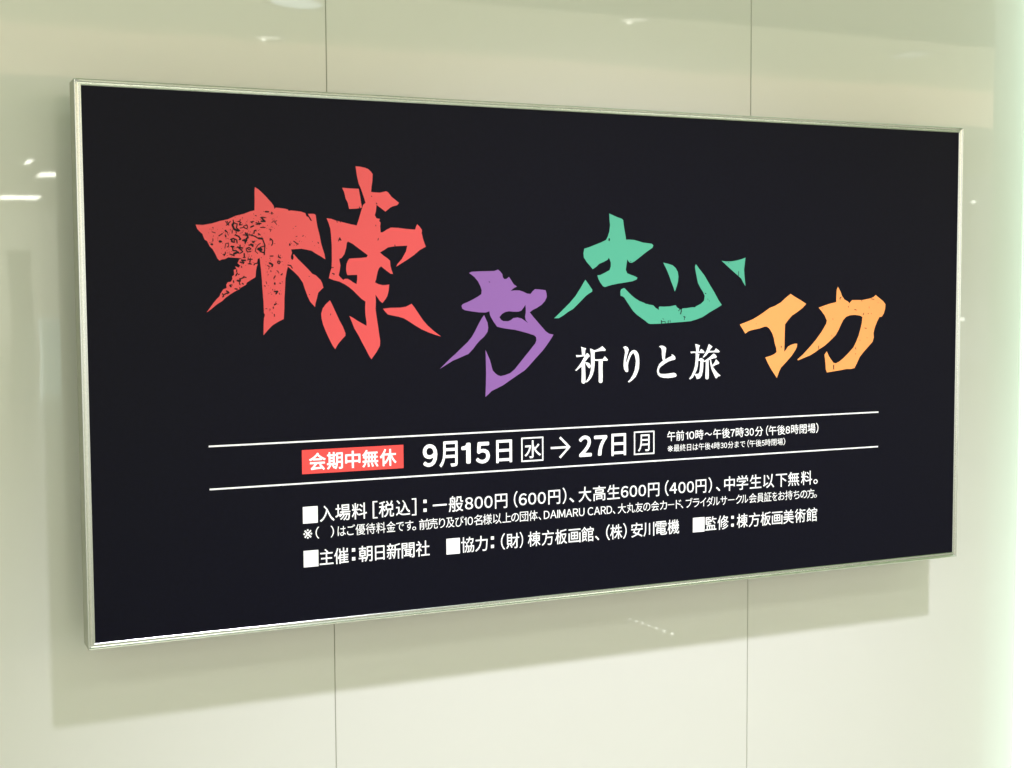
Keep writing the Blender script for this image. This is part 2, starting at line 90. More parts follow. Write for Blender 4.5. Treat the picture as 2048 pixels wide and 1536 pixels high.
[]]]},"flecks":{"red":[[[[227.4,689.0],[230.8,683.4],[235.5,689.1]],1.36],[[[230.3,689.0],[233.0,682.3]],1.36],[[[228.4,682.2],[232.5,684.5]],1.36],[[[240.1,691.4],[241.2,686.9],[246.9,684.7]],1.59],[[[241.2,686.9],[238.8,682.3],[242.1,675.5],[249.0,673.3]],3.18],[[[246.9,684.7],[245.7,677.9],[251.4,673.4]],1.82],[[[238.6,673.2],[238.0,669.2]],1.36],[[[244.4,672.1],[245.5,669.3]],1.36],[[[252.3,692.2],[251.0,688.2],[253.9,687.1]],1.38],[[[247.6,688.7],[251.6,688.8]],1.36],[[[252.2,687.1],[250.4,683.0],[253.9,683.7]],1.84],[[[252.0,677.9],[257.3,679.1],[258.5,681.4],[263.1,683.8],[264.8,680.4],[263.0,676.9],[259.6,678.0],[257.3,680.3]],1.36],[[[269.6,688.4],[274.9,689.7]],1.36],[[[270.8,687.3],[273.1,687.9]],1.38],[[[270.1,679.9],[274.8,682.2]],2.3],[[[286.7,696.1],[294.9,696.3]],1.61],[[[289.0,694.4],[294.8,689.9],[287.8,689.8]],2.53],[[[278.9,687.4],[283.0,685.8],[287.7,686.4]],1.84],[[[283.1,689.8],[285.3,684.1]],1.38],[[[280.1,684.0],[283.0,685.2]],1.38],[[[286.4,679.5],[294.6,679.6]],1.38],[[[295.1,706.0],[300.9,706.1]],2.3],[[[306.2,705.1],[306.8,702.8]],2.32],[[[278.0,699.4],[279.7,698.9]],1.36],[[[306.0,687.8],[309.0,690.1],[308.4,691.3]],0.92],[[[310.7,690.2],[314.8,684.4]],0.93],[[[314.9,691.4],[311.3,689.6]],0.93],[[[205.5,678.5],[206.6,677.4]],1.36],[[[204.2,671.1],[209.9,669.5]],1.01],[[[215.5,664.4],[221.9,668.5]],1.36],[[[205.7,659.8],[205.7,655.9]],1.36],[[[202.5,650.5],[204.8,650.5]],2.95],[[[216.5,655.4],[219.4,655.2]],3.4],[[[226.6,673.6],[227.7,672.5]],2.72],[[[226.4,666.3],[227.5,662.9]],2.07],[[[228.9,672.5],[230.5,669.7]],1.36],[[[227.3,652.0],[231.4,652.6],[231.9,648.1],[229.0,645.8]],1.13],[[[226.8,651.5],[225.5,644.1]],1.13],[[[221.9,633.8],[225.9,634.4],[226.5,637.8]],1.36],[[[225.3,633.8],[224.1,631.5]],1.36],[[[234.9,658.4],[239.6,660.7],[245.3,658.5],[246.4,652.8]],1.84],[[[237.3,659.5],[237.2,655.0],[241.8,654.4]],2.27],[[[241.9,659.6],[241.8,655.0]],1.38],[[[243.1,666.4],[248.9,664.2],[252.3,659.7],[250.0,658.5]],2.27],[[[257.0,666.6],[265.2,666.6],[271.0,666.7]],1.61],[[[260.6,670.0],[265.1,663.2],[261.6,659.7]],2.72],[[[255.7,657.4],[262.7,658.6],[260.3,654.0]],2.53],[[[258.1,659.7],[260.3,651.7]],1.38],[[[264.1,670.1],[264.0,666.6]],1.38],[[[269.8,666.7],[276.8,664.5],[282.6,661.1],[289.6,660.0],[291.9,654.2],[293.6,649.7],[292.9,642.7],[292.2,633.5]],1.84],[[[272.2,667.9],[271.0,665.6]],1.38],[[[282.6,661.1],[289.7,661.1]],2.99],[[[275.1,669.0],[275.8,673.6],[278.7,674.8]],2.07],[[[282.2,669.1],[286.2,666.9]],1.38],[[[282.7,666.8],[283.9,669.1]],1.38],[[[302.6,661.2],[306.7,657.8],[307.2,653.2],[305.4,649.7]],1.61],[[[303.2,661.3],[302.6,657.8]],1.39],[[[301.1,676.8],[304.0,676.2],[303.4,672.8]],0.92],[[[272.0,655.2],[276.7,656.4]],1.82],[[[272.6,654.1],[275.5,653.6]],1.38],[[[286.0,653.1],[281.3,649.6],[277.7,643.8],[277.0,639.2],[281.0,635.8]],1.16],[[[280.0,642.7],[285.9,646.2],[293.0,648.5]],1.61],[[[281.2,642.7],[288.1,638.1],[292.8,637.0]],2.07],[[[283.5,643.3],[287.6,642.1]],4.82],[[[266.1,649.5],[273.1,650.7],[273.0,647.2]],2.07],[[[269.6,651.8],[271.9,648.4]],2.07],[[[261.3,643.7],[266.0,646.0],[269.5,643.8],[267.1,641.5],[263.6,643.7]],1.49],[[[261.3,642.6],[263.6,638.0],[269.4,639.2]],1.49],[[[235.9,647.0],[240.5,647.0]],2.53],[[[238.2,645.9],[239.2,640.2],[245.0,640.2]],2.07],[[[246.3,645.9],[255.5,644.8]],2.07],[[[251.0,649.4],[250.8,642.5]],2.07],[[[248.5,643.6],[253.2,642.5]],1.36],[[[253.1,641.4],[255.4,638.5],[250.7,635.6]],1.61],[[[233.4,634.4],[240.3,632.2]],1.59],[[[240.3,634.5],[246.1,637.9],[248.4,636.8]],3.22],[[[236.8,633.3],[241.4,631.6]],1.82],[[[257.7,635.7],[258.2,628.8]],2.07],[[[255.8,628.8],[259.9,628.8]],1.38],[[[264.6,628.2],[263.9,624.2]],1.36],[[[268.0,627.7],[267.3,618.5]],1.49],[[[265.7,625.4],[271.5,626.0]],1.49],[[[264.4,618.5],[270.2,617.9]],1.72],[[[274.3,616.2],[275.5,618.5],[280.2,619.1]],1.72],[[[252.9,624.2],[259.8,624.2]],2.53],[[[250.5,620.8],[257.4,620.8]],2.07],[[[255.2,623.1],[256.2,618.5]],2.07],[[[302.1,631.3],[307.5,631.8]],1.63],[[[316.4,632.5],[318.1,629.0],[320.5,628.4]],1.63],[[[315.6,623.2],[319.8,622.0],[317.9,618.3],[314.8,620.3],[315.6,623.2]],1.39],[[[300.8,619.7],[306.1,617.4],[305.4,613.9]],2.76],[[[297.2,615.7],[301.9,612.8]],1.16],[[[302.9,607.0],[303.5,604.7]],1.16],[[[310.5,598.3],[308.1,593.7]],1.63],[[[309.1,586.1],[309.7,583.8]],2.53],[[[343.5,657.0],[351.3,651.8]],1.39],[[[336.7,652.3],[336.9,650.0]],2.32],[[[386.3,655.6],[387.5,653.8]],1.41],[[[347.9,664.6],[349.7,665.7]],0.93],[[[359.3,665.2],[361.1,667.0]],0.93],[[[332.8,616.3],[337.6,615.7],[340.5,611.0]],1.63],[[[346.9,682.0],[348.1,682.6]],0.81],[[[320.6,600.0],[323.0,602.3]],1.05],[[[314.2,606.4],[316.0,605.8]],0.93],[[[290.7,581.3],[293.7,580.7]],1.05],[[[308.9,571.3],[314.3,571.9],[311.2,567.3]],2.32],[[[305.4,575.4],[306.0,573.7]],0.93],[[[303.5,567.3],[304.1,566.7]],0.93],[[[316.6,569.0],[317.7,566.6]],0.93],[[[308.0,548.7],[311.6,551.0]],2.09],[[[306.1,545.3],[306.7,542.9]],1.63],[[[300.2,542.4],[300.7,540.1]],0.93],[[[293.1,542.5],[295.4,542.5]],1.05],[[[307.7,533.0],[308.0,529.5]],1.28],[[[318.0,585.8],[319.8,585.2]],1.39],[[[322.2,588.1],[322.8,587.5]],0.93],[[[314.2,606.7],[317.1,602.6]],0.93],[[[320.6,599.1],[323.0,601.4]],1.05],[[[294.4,588.2],[295.5,584.7]],0.81],[[[252.3,593.5],[257.0,595.8]],1.84],[[[255.9,597.0],[260.5,595.2]],1.49],[[[250.0,593.5],[249.9,589.0],[245.3,590.1]],2.76],[[[253.4,585.5],[255.7,584.3]],1.84],[[[248.7,586.7],[249.8,583.2]],1.72],[[[245.5,602.7],[243.1,598.1]],2.07],[[[249.0,601.0],[247.2,599.8]],1.38],[[[232.5,582.2],[234.7,579.9]],2.53],[[[233.6,583.3],[236.5,582.7]],1.61],[[[241.0,576.4],[245.1,575.8]],2.07],[[[249.2,578.6],[249.5,576.9]],1.38],[[[219.6,568.5],[221.8,565.1]],1.82],[[[221.8,566.2],[227.6,569.6]],1.82],[[[226.5,573.0],[231.1,569.6]],2.04],[[[230.0,571.9],[228.8,567.9]],1.49],[[[219.5,562.8],[221.8,563.9]],1.59],[[[244.5,608.4],[244.4,604.4]],1.7],[[[252.7,614.2],[253.2,611.9]],1.38],[[[238.4,590.1],[239.5,586.7]],1.59],[[[369.8,597.3],[370.0,596.7]],1.18],[[[370.0,566.2],[370.2,565.6]],1.18],[[[425.5,663.8],[423.0,657.9]],1.18],[[[425.5,663.8],[427.9,659.1]],1.18],[[[424.2,660.3],[427.3,660.3]],1.53],[[[495.9,663.3],[495.2,660.3]],1.2],[[[420.3,693.2],[421.5,690.2]],1.06],[[[426.5,691.5],[427.1,690.3]],1.06],[[[526.2,652.2],[526.8,649.8]],1.2],[[[462.0,717.4],[462.0,715.0]],1.31],[[[491.1,686.4],[491.5,684.7]],0.95],[[[484.1,736.8],[484.4,735.6]],1.07],[[[492.8,724.5],[494.0,723.3]],1.55],[[[407.4,532.6],[406.8,530.2]],0.95],[[[411.4,602.2],[414.4,601.6],[414.4,599.8]],1.31],[[[410.3,612.2],[413.3,612.4]],1.18],[[[489.7,542.2],[490.3,535.6]],0.95]],"purple":[[[[706.8,586.9],[708.8,586.6]],1.12]],"green":[[[[1069.1,511.9],[1070.4,506.2]],1.71],[[[1070.4,509.6],[1078.2,509.5],[1078.2,506.6]],1.13],[[[1084.8,511.6],[1084.8,507.1]],1.35],[[[1088.7,512.1],[1089.4,508.2]],1.24],[[[1072.3,515.2],[1074.9,514.1]],0.9],[[[1107.8,530.0],[1111.1,532.8]],1.25],[[[1114.0,532.8],[1114.4,529.4],[1112.4,523.7]],1.82],[[[1119.1,518.5],[1123.7,517.3]],1.25],[[[1121.7,519.0],[1121.1,512.2]],1.14],[[[1168.0,563.6],[1170.7,562.8]],1.36],[[[1246.2,606.4],[1245.9,597.2]],1.26],[[[1174.4,552.7],[1175.1,551.0]],0.92],[[[1177.8,549.2],[1178.5,547.9]],0.92],[[[1063.1,535.7],[1063.1,532.8]],1.36],[[[1222.1,623.7],[1222.9,623.0]],1.15],[[[955.1,667.6],[955.4,664.3]],2.86],[[[1001.5,625.2],[1002.3,624.7]],1.43]],"orange":[[[[1494.1,549.0],[1493.6,551.4],[1497.0,554.4]],1.69],[[[1515.1,534.9],[1515.9,532.5]],1.33],[[[1531.0,528.1],[1536.2,526.8]],1.33],[[[1553.0,516.3],[1555.2,520.5]],1.45],[[[1557.2,489.5],[1562.5,488.8]],1.33],[[[1534.4,449.3],[1536.0,445.6]],1.34],[[[1534.6,436.5],[1535.4,435.9]],1.57],[[[1563.6,469.3],[1564.3,468.7]],1.34],[[[1545.5,464.8],[1546.0,463.6]],1.21],[[[1479.3,414.4],[1479.9,406.0]],2.05],[[[1440.9,455.1],[1441.7,447.3]],1.33],[[[1473.7,476.0],[1474.5,473.6]],1.09],[[[1573.6,549.5],[1582.0,548.8]],1.22],[[[1565.8,519.2],[1566.7,518.9]],1.83],[[[1449.4,532.1],[1450.9,531.8]],1.2],[[[1574.6,519.3],[1575.2,518.8]],1.46],[[[1549.0,546.7],[1549.7,544.3]],1.1],[[[1568.6,533.7],[1568.6,530.1]],0.84],[[[1475.9,509.6],[1476.5,508.6]],1.33],[[[1591.2,542.0],[1591.9,541.5]],1.1],[[[1348.6,456.5],[1349.4,453.6]],1.52],[[[1288.2,502.4],[1288.6,501.8]],1.05]]},"rows":{"adm":[["■",352.4,379.1,170.6,198.3],["入",382.7,409.1,170.6,198.4],["場",410.8,438.4,170.6,198.4],["料",441.0,468.9,170.6,198.4],["[",479.5,488.6,170.6,198.5],["税",491.0,519.6,170.6,198.5],["込",523.2,550.2,170.6,198.6],["]",553.3,562.1,170.6,198.6],[":",575.1,582.2,170.6,198.6],["一",593.6,620.7,170.6,198.7],["般",624.7,653.1,170.6,198.7],["800",656.5,711.4,170.7,198.8],["円",716.3,741.2,170.7,198.9],["(",754.4,762.2,170.7,198.9],["600",764.8,820.2,170.7,199.0],["円",825.5,850.4,170.7,199.0],[")",855.4,863.4,170.7,199.1],["、",869.4,879.9,170.7,199.1],["大",889.3,916.4,170.7,199.1],["高",920.1,947.5,170.7,199.2],["生",950.7,978.3,170.7,199.2],["600",980.7,1036.0,170.7,199.3],["円",1040.6,1065.8,170.7,199.4],["(",1078.4,1087.0,170.7,199.4],["400",1088.7,1144.6,170.7,199.4],["円",1148.5,1173.0,170.7,199.5],[")",1177.9,1186.3,170.8,199.5],["、",1195.6,1205.6,170.8,199.6],["中",1215.0,1240.0,170.8,199.6],["学",1244.2,1271.7,170.8,199.7],["生",1275.6,1303.7,170.8,199.7],["以",1307.7,1334.5,170.8,199.8],["下",1338.5,1366.0,170.8,199.8],["無",1368.4,1396.3,170.8,199.9],["料",1400.5,1428.2,170.8,199.9],["。",1431.4,1442.2,170.8,199.9]],"note":[["※",352.7,368.6,142.8,161.5],["(",374.6,381.1,142.7,161.5],[")",401.8,407.9,142.7,161.6],["は",414.5,429.6,142.7,161.6],["ご",431.9,446.5,142.7,161.6],["優",447.4,465.2,142.7,161.6],["待",466.4,484.1,142.7,161.6],["料",485.9,503.1,142.7,161.6],["金",504.9,522.0,142.7,161.6],["で",523.4,537.9,142.7,161.6],["す",540.3,556.0,142.7,161.7],["。",553.8,561.1,142.6,161.7],["前",566.9,587.1,142.6,161.7],["売",586.0,602.8,142.6,161.7],["り",605.3,617.0,142.6,161.7],["及",618.9,635.6,142.6,161.7],["び",636.9,653.7,142.6,161.7],["10",654.4,672.0,142.6,161.7],["名",673.9,690.7,142.6,161.7],["様",691.9,710.0,142.6,161.8],["以",711.9,729.2,142.6,161.8],["上",731.1,748.5,142.5,161.8],["の",749.1,764.7,142.5,161.8],["団",766.6,783.8,142.5,161.8],["体",785.5,803.2,142.5,161.8],["、",804.8,810.5,142.5,161.8],["DAIMARU",816.1,901.8,142.5,161.9],["CARD",908.5,961.3,142.4,161.9],["、",962.7,968.2,142.4,161.9],["大",973.8,991.8,142.4,161.9],["丸",993.2,1010.7,142.4,162.0],["友",1012.1,1029.3,142.4,162.0],["の",1030.1,1045.7,142.4,162.0],["会",1047.4,1065.2,142.4,162.0],["カ",1067.3,1083.1,142.4,162.0],["ー",1084.5,1099.6,142.4,162.0],["ド",1103.2,1115.5,142.3,162.0],["、",1114.1,1120.3,142.3,162.0],["ブ",1125.7,1141.4,142.3,162.0],["ラ",1142.1,1157.5,142.3,162.1],["イ",1159.0,1172.7,142.3,162.1],["ダ",1173.7,1189.5,142.3,162.1],["ル",1188.5,1204.8,142.3,162.1],["サ",1206.3,1222.0,142.3,162.1],["ー",1224.2,1239.2,142.3,162.1],["ク",1242.2,1257.3,142.3,162.1],["ル",1256.2,1272.0,142.3,162.1],["会",1274.0,1292.2,142.2,162.1],["員",1293.3,1309.1,142.2,162.2],["証",1310.2,1328.3,142.2,162.2],["を",1329.9,1342.3,142.2,162.2],["お",1344.6,1360.9,142.2,162.2],["持",1361.7,1379.7,142.2,162.2],["ち",1382.0,1397.0,142.2,162.2],["の",1399.3,1415.9,142.2,162.2],["方",1415.9,1434.2,142.2,162.2],["。",1432.6,1440.6,142.2,162.2]],"cred":[["■",352.6,379.1,93.9,121.7],["主",381.3,406.4,93.9,121.7],["催",407.6,434.0,93.9,121.8],[":",440.1,446.5,93.9,121.8],["朝",452.7,478.3,93.9,121.8],["日",483.0,500.9,93.9,121.8],["新",505.0,531.4,93.9,121.8],["聞",533.2,557.8,93.9,121.9],["社",560.2,586.7,93.9,121.9],["■",619.4,645.9,94.0,121.9],["協",648.4,674.0,94.0,122.0],["力",676.1,701.1,94.0,122.0],[":",707.2,714.2,94.0,122.0],["(",727.7,736.1,94.0,122.0],["財",738.6,765.2,94.0,122.0],[")",765.8,773.0,94.0,122.1],["棟",782.8,809.0,94.0,122.1],["方",811.7,836.8,94.0,122.1],["板",839.5,864.6,94.1,122.1],["画",867.7,893.3,94.1,122.1],["館",895.0,921.5,94.1,122.2],["、",924.2,933.4,94.1,122.2],["(",948.2,956.5,94.1,122.2],["株",957.2,983.6,94.1,122.2],[")",985.4,993.3,94.1,122.2],["安",1003.1,1028.9,94.1,122.3],["川",1030.3,1054.7,94.1,122.3],["電",1056.8,1083.3,94.2,122.3],["機",1084.7,1111.0,94.2,122.3],["■",1142.4,1169.5,94.2,122.4],["監",1171.0,1197.2,94.2,122.4],["修",1199.6,1225.6,94.2,122.4],[":",1231.6,1238.5,94.2,122.4],["棟",1245.1,1271.3,94.2,122.5],["方",1273.6,1300.3,94.2,122.5],["板",1302.3,1327.2,94.3,122.5],["画",1329.6,1355.5,94.3,122.5],["美",1357.5,1383.3,94.3,122.6],["術",1385.7,1412.5,94.3,122.6],["館",1414.6,1441.6,94.3,122.6]],"badge":[["会",364.7,394.9,262.8,291.1],["期",396.7,425.8,262.5,291.4],["中",429.9,458.1,262.2,291.7],["無",461.2,491.4,262.0,291.9],["休",493.8,525.1,261.7,292.2]],"hr1":[["午前",1083.4,1121.7,276.7,296.4],["10",1125.4,1145.1,276.7,296.3],["時",1147.5,1166.1,276.8,296.3],["〜",1168.9,1185.7,276.8,296.3],["午後",1188.5,1228.1,276.8,296.3],["7",1229.0,1239.5,276.8,296.2],["時",1241.4,1260.5,276.8,296.2],["30",1262.4,1284.5,276.9,296.2],["分",1287.4,1306.7,276.9,296.2],["(",1313.9,1319.4,276.9,296.1],["午後",1320.4,1360.6,276.9,296.1],["8",1361.6,1372.4,276.9,296.1],["時閉場",1374.8,1435.3,277.0,296.0],[")",1436.8,1442.8,277.0,296.0]],"hr2":[["※",1084.4,1096.2,255.9,268.9],["最終日は午後",1098.0,1182.5,255.9,269.2],["4",1183.4,1189.6,255.8,269.4],["時",1191.1,1204.6,255.8,269.4],["30",1206.0,1221.3,255.8,269.5],["分まで",1223.1,1263.9,255.7,269.6],["(",1269.3,1273.5,255.7,269.8],["午後",1274.1,1303.1,255.7,269.8],["5",1303.7,1310.9,255.7,269.9],["時閉場",1312.2,1354.9,255.6,270.0],[")",1355.9,1360.8,255.6,270.1]]},"date":[["9",575.3,603.4,255.3,296.4],["月",607.2,642.8,253.2,300.0],["1",649.9,668.5,256.5,295.8],["5",678.7,706.7,255.6,295.8],["日",719.3,751.4,254.5,297.1],["水",777.0,810.7,259.9,293.2],["2",890.1,917.6,255.8,296.9],["7",922.4,950.9,256.3,296.0],["日",960.0,991.8,254.5,297.3],["月",1018.3,1043.9,259.8,292.8]],"shapes":{"box_wed":[[[770.2,298.8],[815.7,299.3],[815.8,253.5],[770.1,253.3]]],"box_mon":[[[1009.3,299.2],[1054.7,299.8],[1054.8,254.4],[1009.3,254.0]]],"arrow":[[[831.7,276.7],[869.0,276.9] ],
[[850.5,295.0],[869.9,277.3] ],
[[869.9,277.3],[849.8,258.3]]],"badge":[[352.3,297.9],[538.7,298.2],[538.3,256.0],[352.4,256.2]],"line1":[[191.8,313.4],[1596.5,312.0]],"line2":[[192.2,240.2],[1596.5,239.8]]}}

# ------------------------------------------------------------ materials
def node_mat(name):
    mt = bpy.data.materials.new(name); mt.use_nodes = True
    return mt, mt.node_tree.nodes, mt.node_tree.links, mt.node_tree.nodes['Principled BSDF']

def flat(name, c, rough=0.5, metal=0.0, coat=0.0, emit=0.0, emit_col=None, noise=0.0, nscale=40.0, bump=0.0):
    mt, N, L, p = node_mat(name)
    p.inputs['Base Color'].default_value = (*c, 1)
    p.inputs['Roughness'].default_value = rough
    p.inputs['Metallic'].default_value = metal
    p.inputs['Coat Weight'].default_value = coat
    p.inputs['Coat Roughness'].default_value = 0.012
    if emit:
        p.inputs['Emission Color'].default_value = (*(emit_col or c), 1)
        p.inputs['Emission Strength'].default_value = emit
    if noise or bump:
        tc = N.new('ShaderNodeTexCoord'); nz = N.new('ShaderNodeTexNoise')
        nz.inputs['Scale'].default_value = nscale; nz.inputs['Detail'].default_value = 6
        L.new(tc.outputs['Object'], nz.inputs['Vector'])
        if noise:
            mx = N.new('ShaderNodeMix'); mx.data_type = 'RGBA'
            mx.inputs['A'].default_value = (*[v * (1 - noise) for v in c], 1)
            mx.inputs['B'].default_value = (*[min(1, v * (1 + noise)) for v in c], 1)
            L.new(nz.outputs['Fac'], mx.inputs['Factor']); L.new(mx.outputs['Result'], p.inputs['Base Color'])
        if bump:
            b = N.new('ShaderNodeBump'); b.inputs['Strength'].default_value = bump; b.inputs['Distance'].default_value = 0.002
            L.new(nz.outputs['Fac'], b.inputs['Height']); L.new(b.outputs['Normal'], p.inputs['Normal'])
    return mt

def emitter(name, c, s):
    mt, N, L, p = node_mat(name)
    p.inputs['Base Color'].default_value = (0.8, 0.8, 0.8, 1)
    p.inputs['Emission Color'].default_value = (*c, 1); p.inputs['Emission Strength'].default_value = s
    return mt

M = {}
M['glass_wall'] = flat('white_back_painted_glass', (0.81, 0.82, 0.78), 0.55, coat=1.0, noise=0.012, nscale=3)
nt_ = M['glass_wall'].node_tree; pw_ = nt_.nodes['Principled BSDF']; pw_.inputs['Coat Roughness'].default_value = 0.02
tcw = nt_.nodes.new('ShaderNodeTexCoord'); nzw = nt_.nodes.new('ShaderNodeTexNoise'); bpw = nt_.nodes.new('ShaderNodeBump')
nzw.inputs['Scale'].default_value = 2.2; nzw.inputs['Detail'].default_value = 2; bpw.inputs['Strength'].default_value = 0.10; bpw.inputs['Distance'].default_value = 0.006
nt_.links.new(tcw.outputs['Object'], nzw.inputs['Vector']); nt_.links.new(nzw.outputs['Fac'], bpw.inputs['Height']); nt_.links.new(bpw.outputs['Normal'], pw_.inputs['Coat Normal'])
M['joint'] = flat('grey_joint_sealant', (0.36, 0.36, 0.29), 0.6, noise=0.1)
M['steel'] = flat('polished_aluminium', (0.74, 0.76, 0.73), 0.24, metal=1.0, noise=0.03, nscale=60)
M['side'] = flat('brushed_side', (0.42, 0.43, 0.36), 0.4, metal=0.6, noise=0.05)
M['housing'] = flat('grey_housing', (0.30, 0.31, 0.28), 0.45, metal=0.3, noise=0.05)
M['screw'] = flat('screw_steel', (0.6, 0.6, 0.55), 0.3, metal=1.0)
M['black'] = flat('black_film', (0.0020, 0.0022, 0.0085), 0.38, noise=0.55, nscale=130, emit=0.002, emit_col=(0.7, 0.65, 1.3))
M['black'].node_tree.nodes['Principled BSDF'].inputs['Specular IOR Level'].default_value = 0.11
M['wear'] = flat('black_print', (0.012, 0.009, 0.012), 0.5, noise=0.1)
M['wear'].node_tree.nodes['Principled BSDF'].inputs['Specular IOR Level'].default_value = 0.2
def film(name, c, e):
    return flat(name, c, 0.4, emit=e, emit_col=c, noise=0.012, nscale=300)
M['red'] = film('red_film', (0.80, 0.082, 0.090), 0.20)
M['purple'] = film('purple_film', (0.27, 0.112, 0.40), 0.24)
M['green'] = film('green_film', (0.080, 0.44, 0.30), 0.23)
M['orange'] = film('orange_film', (0.96, 0.375, 0.110), 0.30)
M['white'] = film('white_film', (0.86, 0.86, 0.88), 0.45)
M['badge'] = film('badge_red_film', (0.85, 0.065, 0.062), 0.36)

# ------------------------------------------------------------ object helpers
def prop(o, label=None, cat=None, group=None, kind=None):
    for k, v in (('label', label), ('category', cat), ('group', group), ('kind', kind)):
        if v: o[k] = v
    return o
def empty(name, loc=(0, 0, 0)):
    o = bpy.data.objects.new(name, None); col.objects.link(o); o.location = loc; return o
def mesh(name, vs, fs, mt, parent=None):
    me = bpy.data.meshes.new(name); me.from_pydata([tuple(v) for v in vs], [], fs); me.validate(); me.update()
    if mt: me.materials.append(mt)
    o = bpy.data.objects.new(name, me); col.objects.link(o)
    if parent: o.parent = parent
    return o
def from_bm(name, bm, mt, parent=None):
    bmesh.ops.recalc_face_normals(bm, faces=bm.faces[:])
    me = bpy.data.meshes.new(name); bm.to_mesh(me); bm.free(); me.materials.append(mt)
    o = bpy.data.objects.new(name, me); col.objects.link(o)
    if parent: o.parent = parent
    return o
def add_box(bm, x0, x1, y0, y1, z0, z1):
    v = [bm.verts.new(p) for p in ((x0, y0, z0), (x1, y0, z0), (x1, y1, z0), (x0, y1, z0), (x0, y0, z1), (x1, y0, z1), (x1, y1, z1), (x0, y1, z1))]
    for f in ((0, 1, 2, 3), (7, 6, 5, 4), (0, 4, 5, 1), (1, 5, 6, 2), (2, 6, 7, 3), (3, 7, 4, 0)):
        bm.faces.new([v[i] for i in f])
def box(name, x0, x1, y0, y1, z0, z1, mt, parent=None, bevel=0.0):
    bm = bmesh.new(); add_box(bm, x0, x1, y0, y1, z0, z1)
    if bevel: bmesh.ops.bevel(bm, geom=bm.edges[:], offset=bevel, segments=2, affect='EDGES')
    return from_bm(name, bm, mt, parent)
def disc(name, r, mt, parent=None, z=0.0, up=False, n=40):
    vs = [(r * math.cos(2 * math.pi * i / n), r * math.sin(2 * math.pi * i / n), z) for i in range(n)]
    return mesh(name, vs, [tuple(range(n))] if up else [tuple(reversed(range(n)))], mt, parent)
def lathe(name, prof, mt, parent=None, n=40):
    vs = [(r * math.cos(2 * math.pi * i / n), r * math.sin(2 * math.pi * i / n), z) for r, z in prof for i in range(n)]
    fs = [(j * n + i, j * n + (i + 1) % n, (j + 1) * n + (i + 1) % n, (j + 1) * n + i) for j in range(len(prof) - 1) for i in range(n)]
    return mesh(name, vs, fs, mt, parent)

# ------------------------------------------------------------ the glass-clad wall (face at y = 0)
wall = box('wall', -2.32, 2.16, 0.022, 0.20, 0.0, 4.5, M['joint'])
prop(wall, kind='structure')
PW, S0, GAP = 0.915, 0.4465, 0.0008
for i in range(-3, 2):
    x0 = S0 + i * PW + GAP; x1 = S0 + (i + 1) * PW - GAP
    if i == 1: x1 = 2.1125
    for z0, z1 in ((0.02, 2.998), (3.002, 4.498)):
        box('wall_panel', x0, x1, 0.0, 0.012, z0, z1, M['glass_wall'], wall, bevel=0.0006)
        if i < 1: box('joint_sealant', x1 + 0.0001, x1 + 2 * GAP - 0.0001, 0.0016, 0.0110, z0 + .001, z1 - .001, M['joint'], wall)
        box('joint_backing', x0 - GAP * 2 + 0.0001, x1 + GAP * 2 - 0.0001, 0.0125, 0.0215, z0 - 0.0015, z1 + 0.0015, M['joint'], wall)

# ------------------------------------------------------------ lit glass fin that ends the wall on the right
fin = empty('glass_light_fin', (2.1125, 0, 0))
prop(fin, 'tall narrow glass strip glowing pale green along the right end of the wall', 'light panel')
# glow shaped to fade from the wall outward, softening its mirror image
GL, N_, L_, p_ = node_mat('green_lit_glass')
p_.inputs['Base Color'].default_value = (0.30, 0.42, 0.33, 1); p_.inputs['Emission Color'].default_value = (0.80, 1.0, 0.83, 1)
tc_ = N_.new('ShaderNodeTexCoord'); sx_ = N_.new('ShaderNodeSeparateXYZ'); mr_ = N_.new('ShaderNodeMapRange')
mr_.interpolation_type = 'SMOOTHSTEP'
mr_.inputs['From Min'].default_value = -0.105; mr_.inputs['From Max'].default_value = 0.03
mr_.inputs['To Min'].default_value = 0.80; mr_.inputs['To Max'].default_value = 1.45
L_.new(tc_.outputs['Object'], sx_.inputs[0]); L_.new(sx_.outputs['Y'], mr_.inputs['Value']); L_.new(mr_.outputs['Result'], p_.inputs['Emission Strength'])
box('lit_glass', 0.0055, 0.030, -0.105, 0.0, 0.02, 4.45, GL, fin, bevel=0.002)
box('edge_trim', 0.0006, 0.0050, -0.002, 0.012, 0.02, 4.45, flat('pale_green_glass_edge', (0.70, 0.84, 0.72), 0.3, emit=0.55, emit_col=(.8, 1, .8), noise=0.03), fin, bevel=0.0006)  # trim given a glow of its own to lift its dark line

# ------------------------------------------------------------ the signboard
W, H = 1.8, 0.9
sign = empty('exhibition_sign', (0, -0.13, 1.05))
prop(sign, 'wide black illuminated exhibition signboard in a slim silver frame with coloured brush lettering', 'signboard')
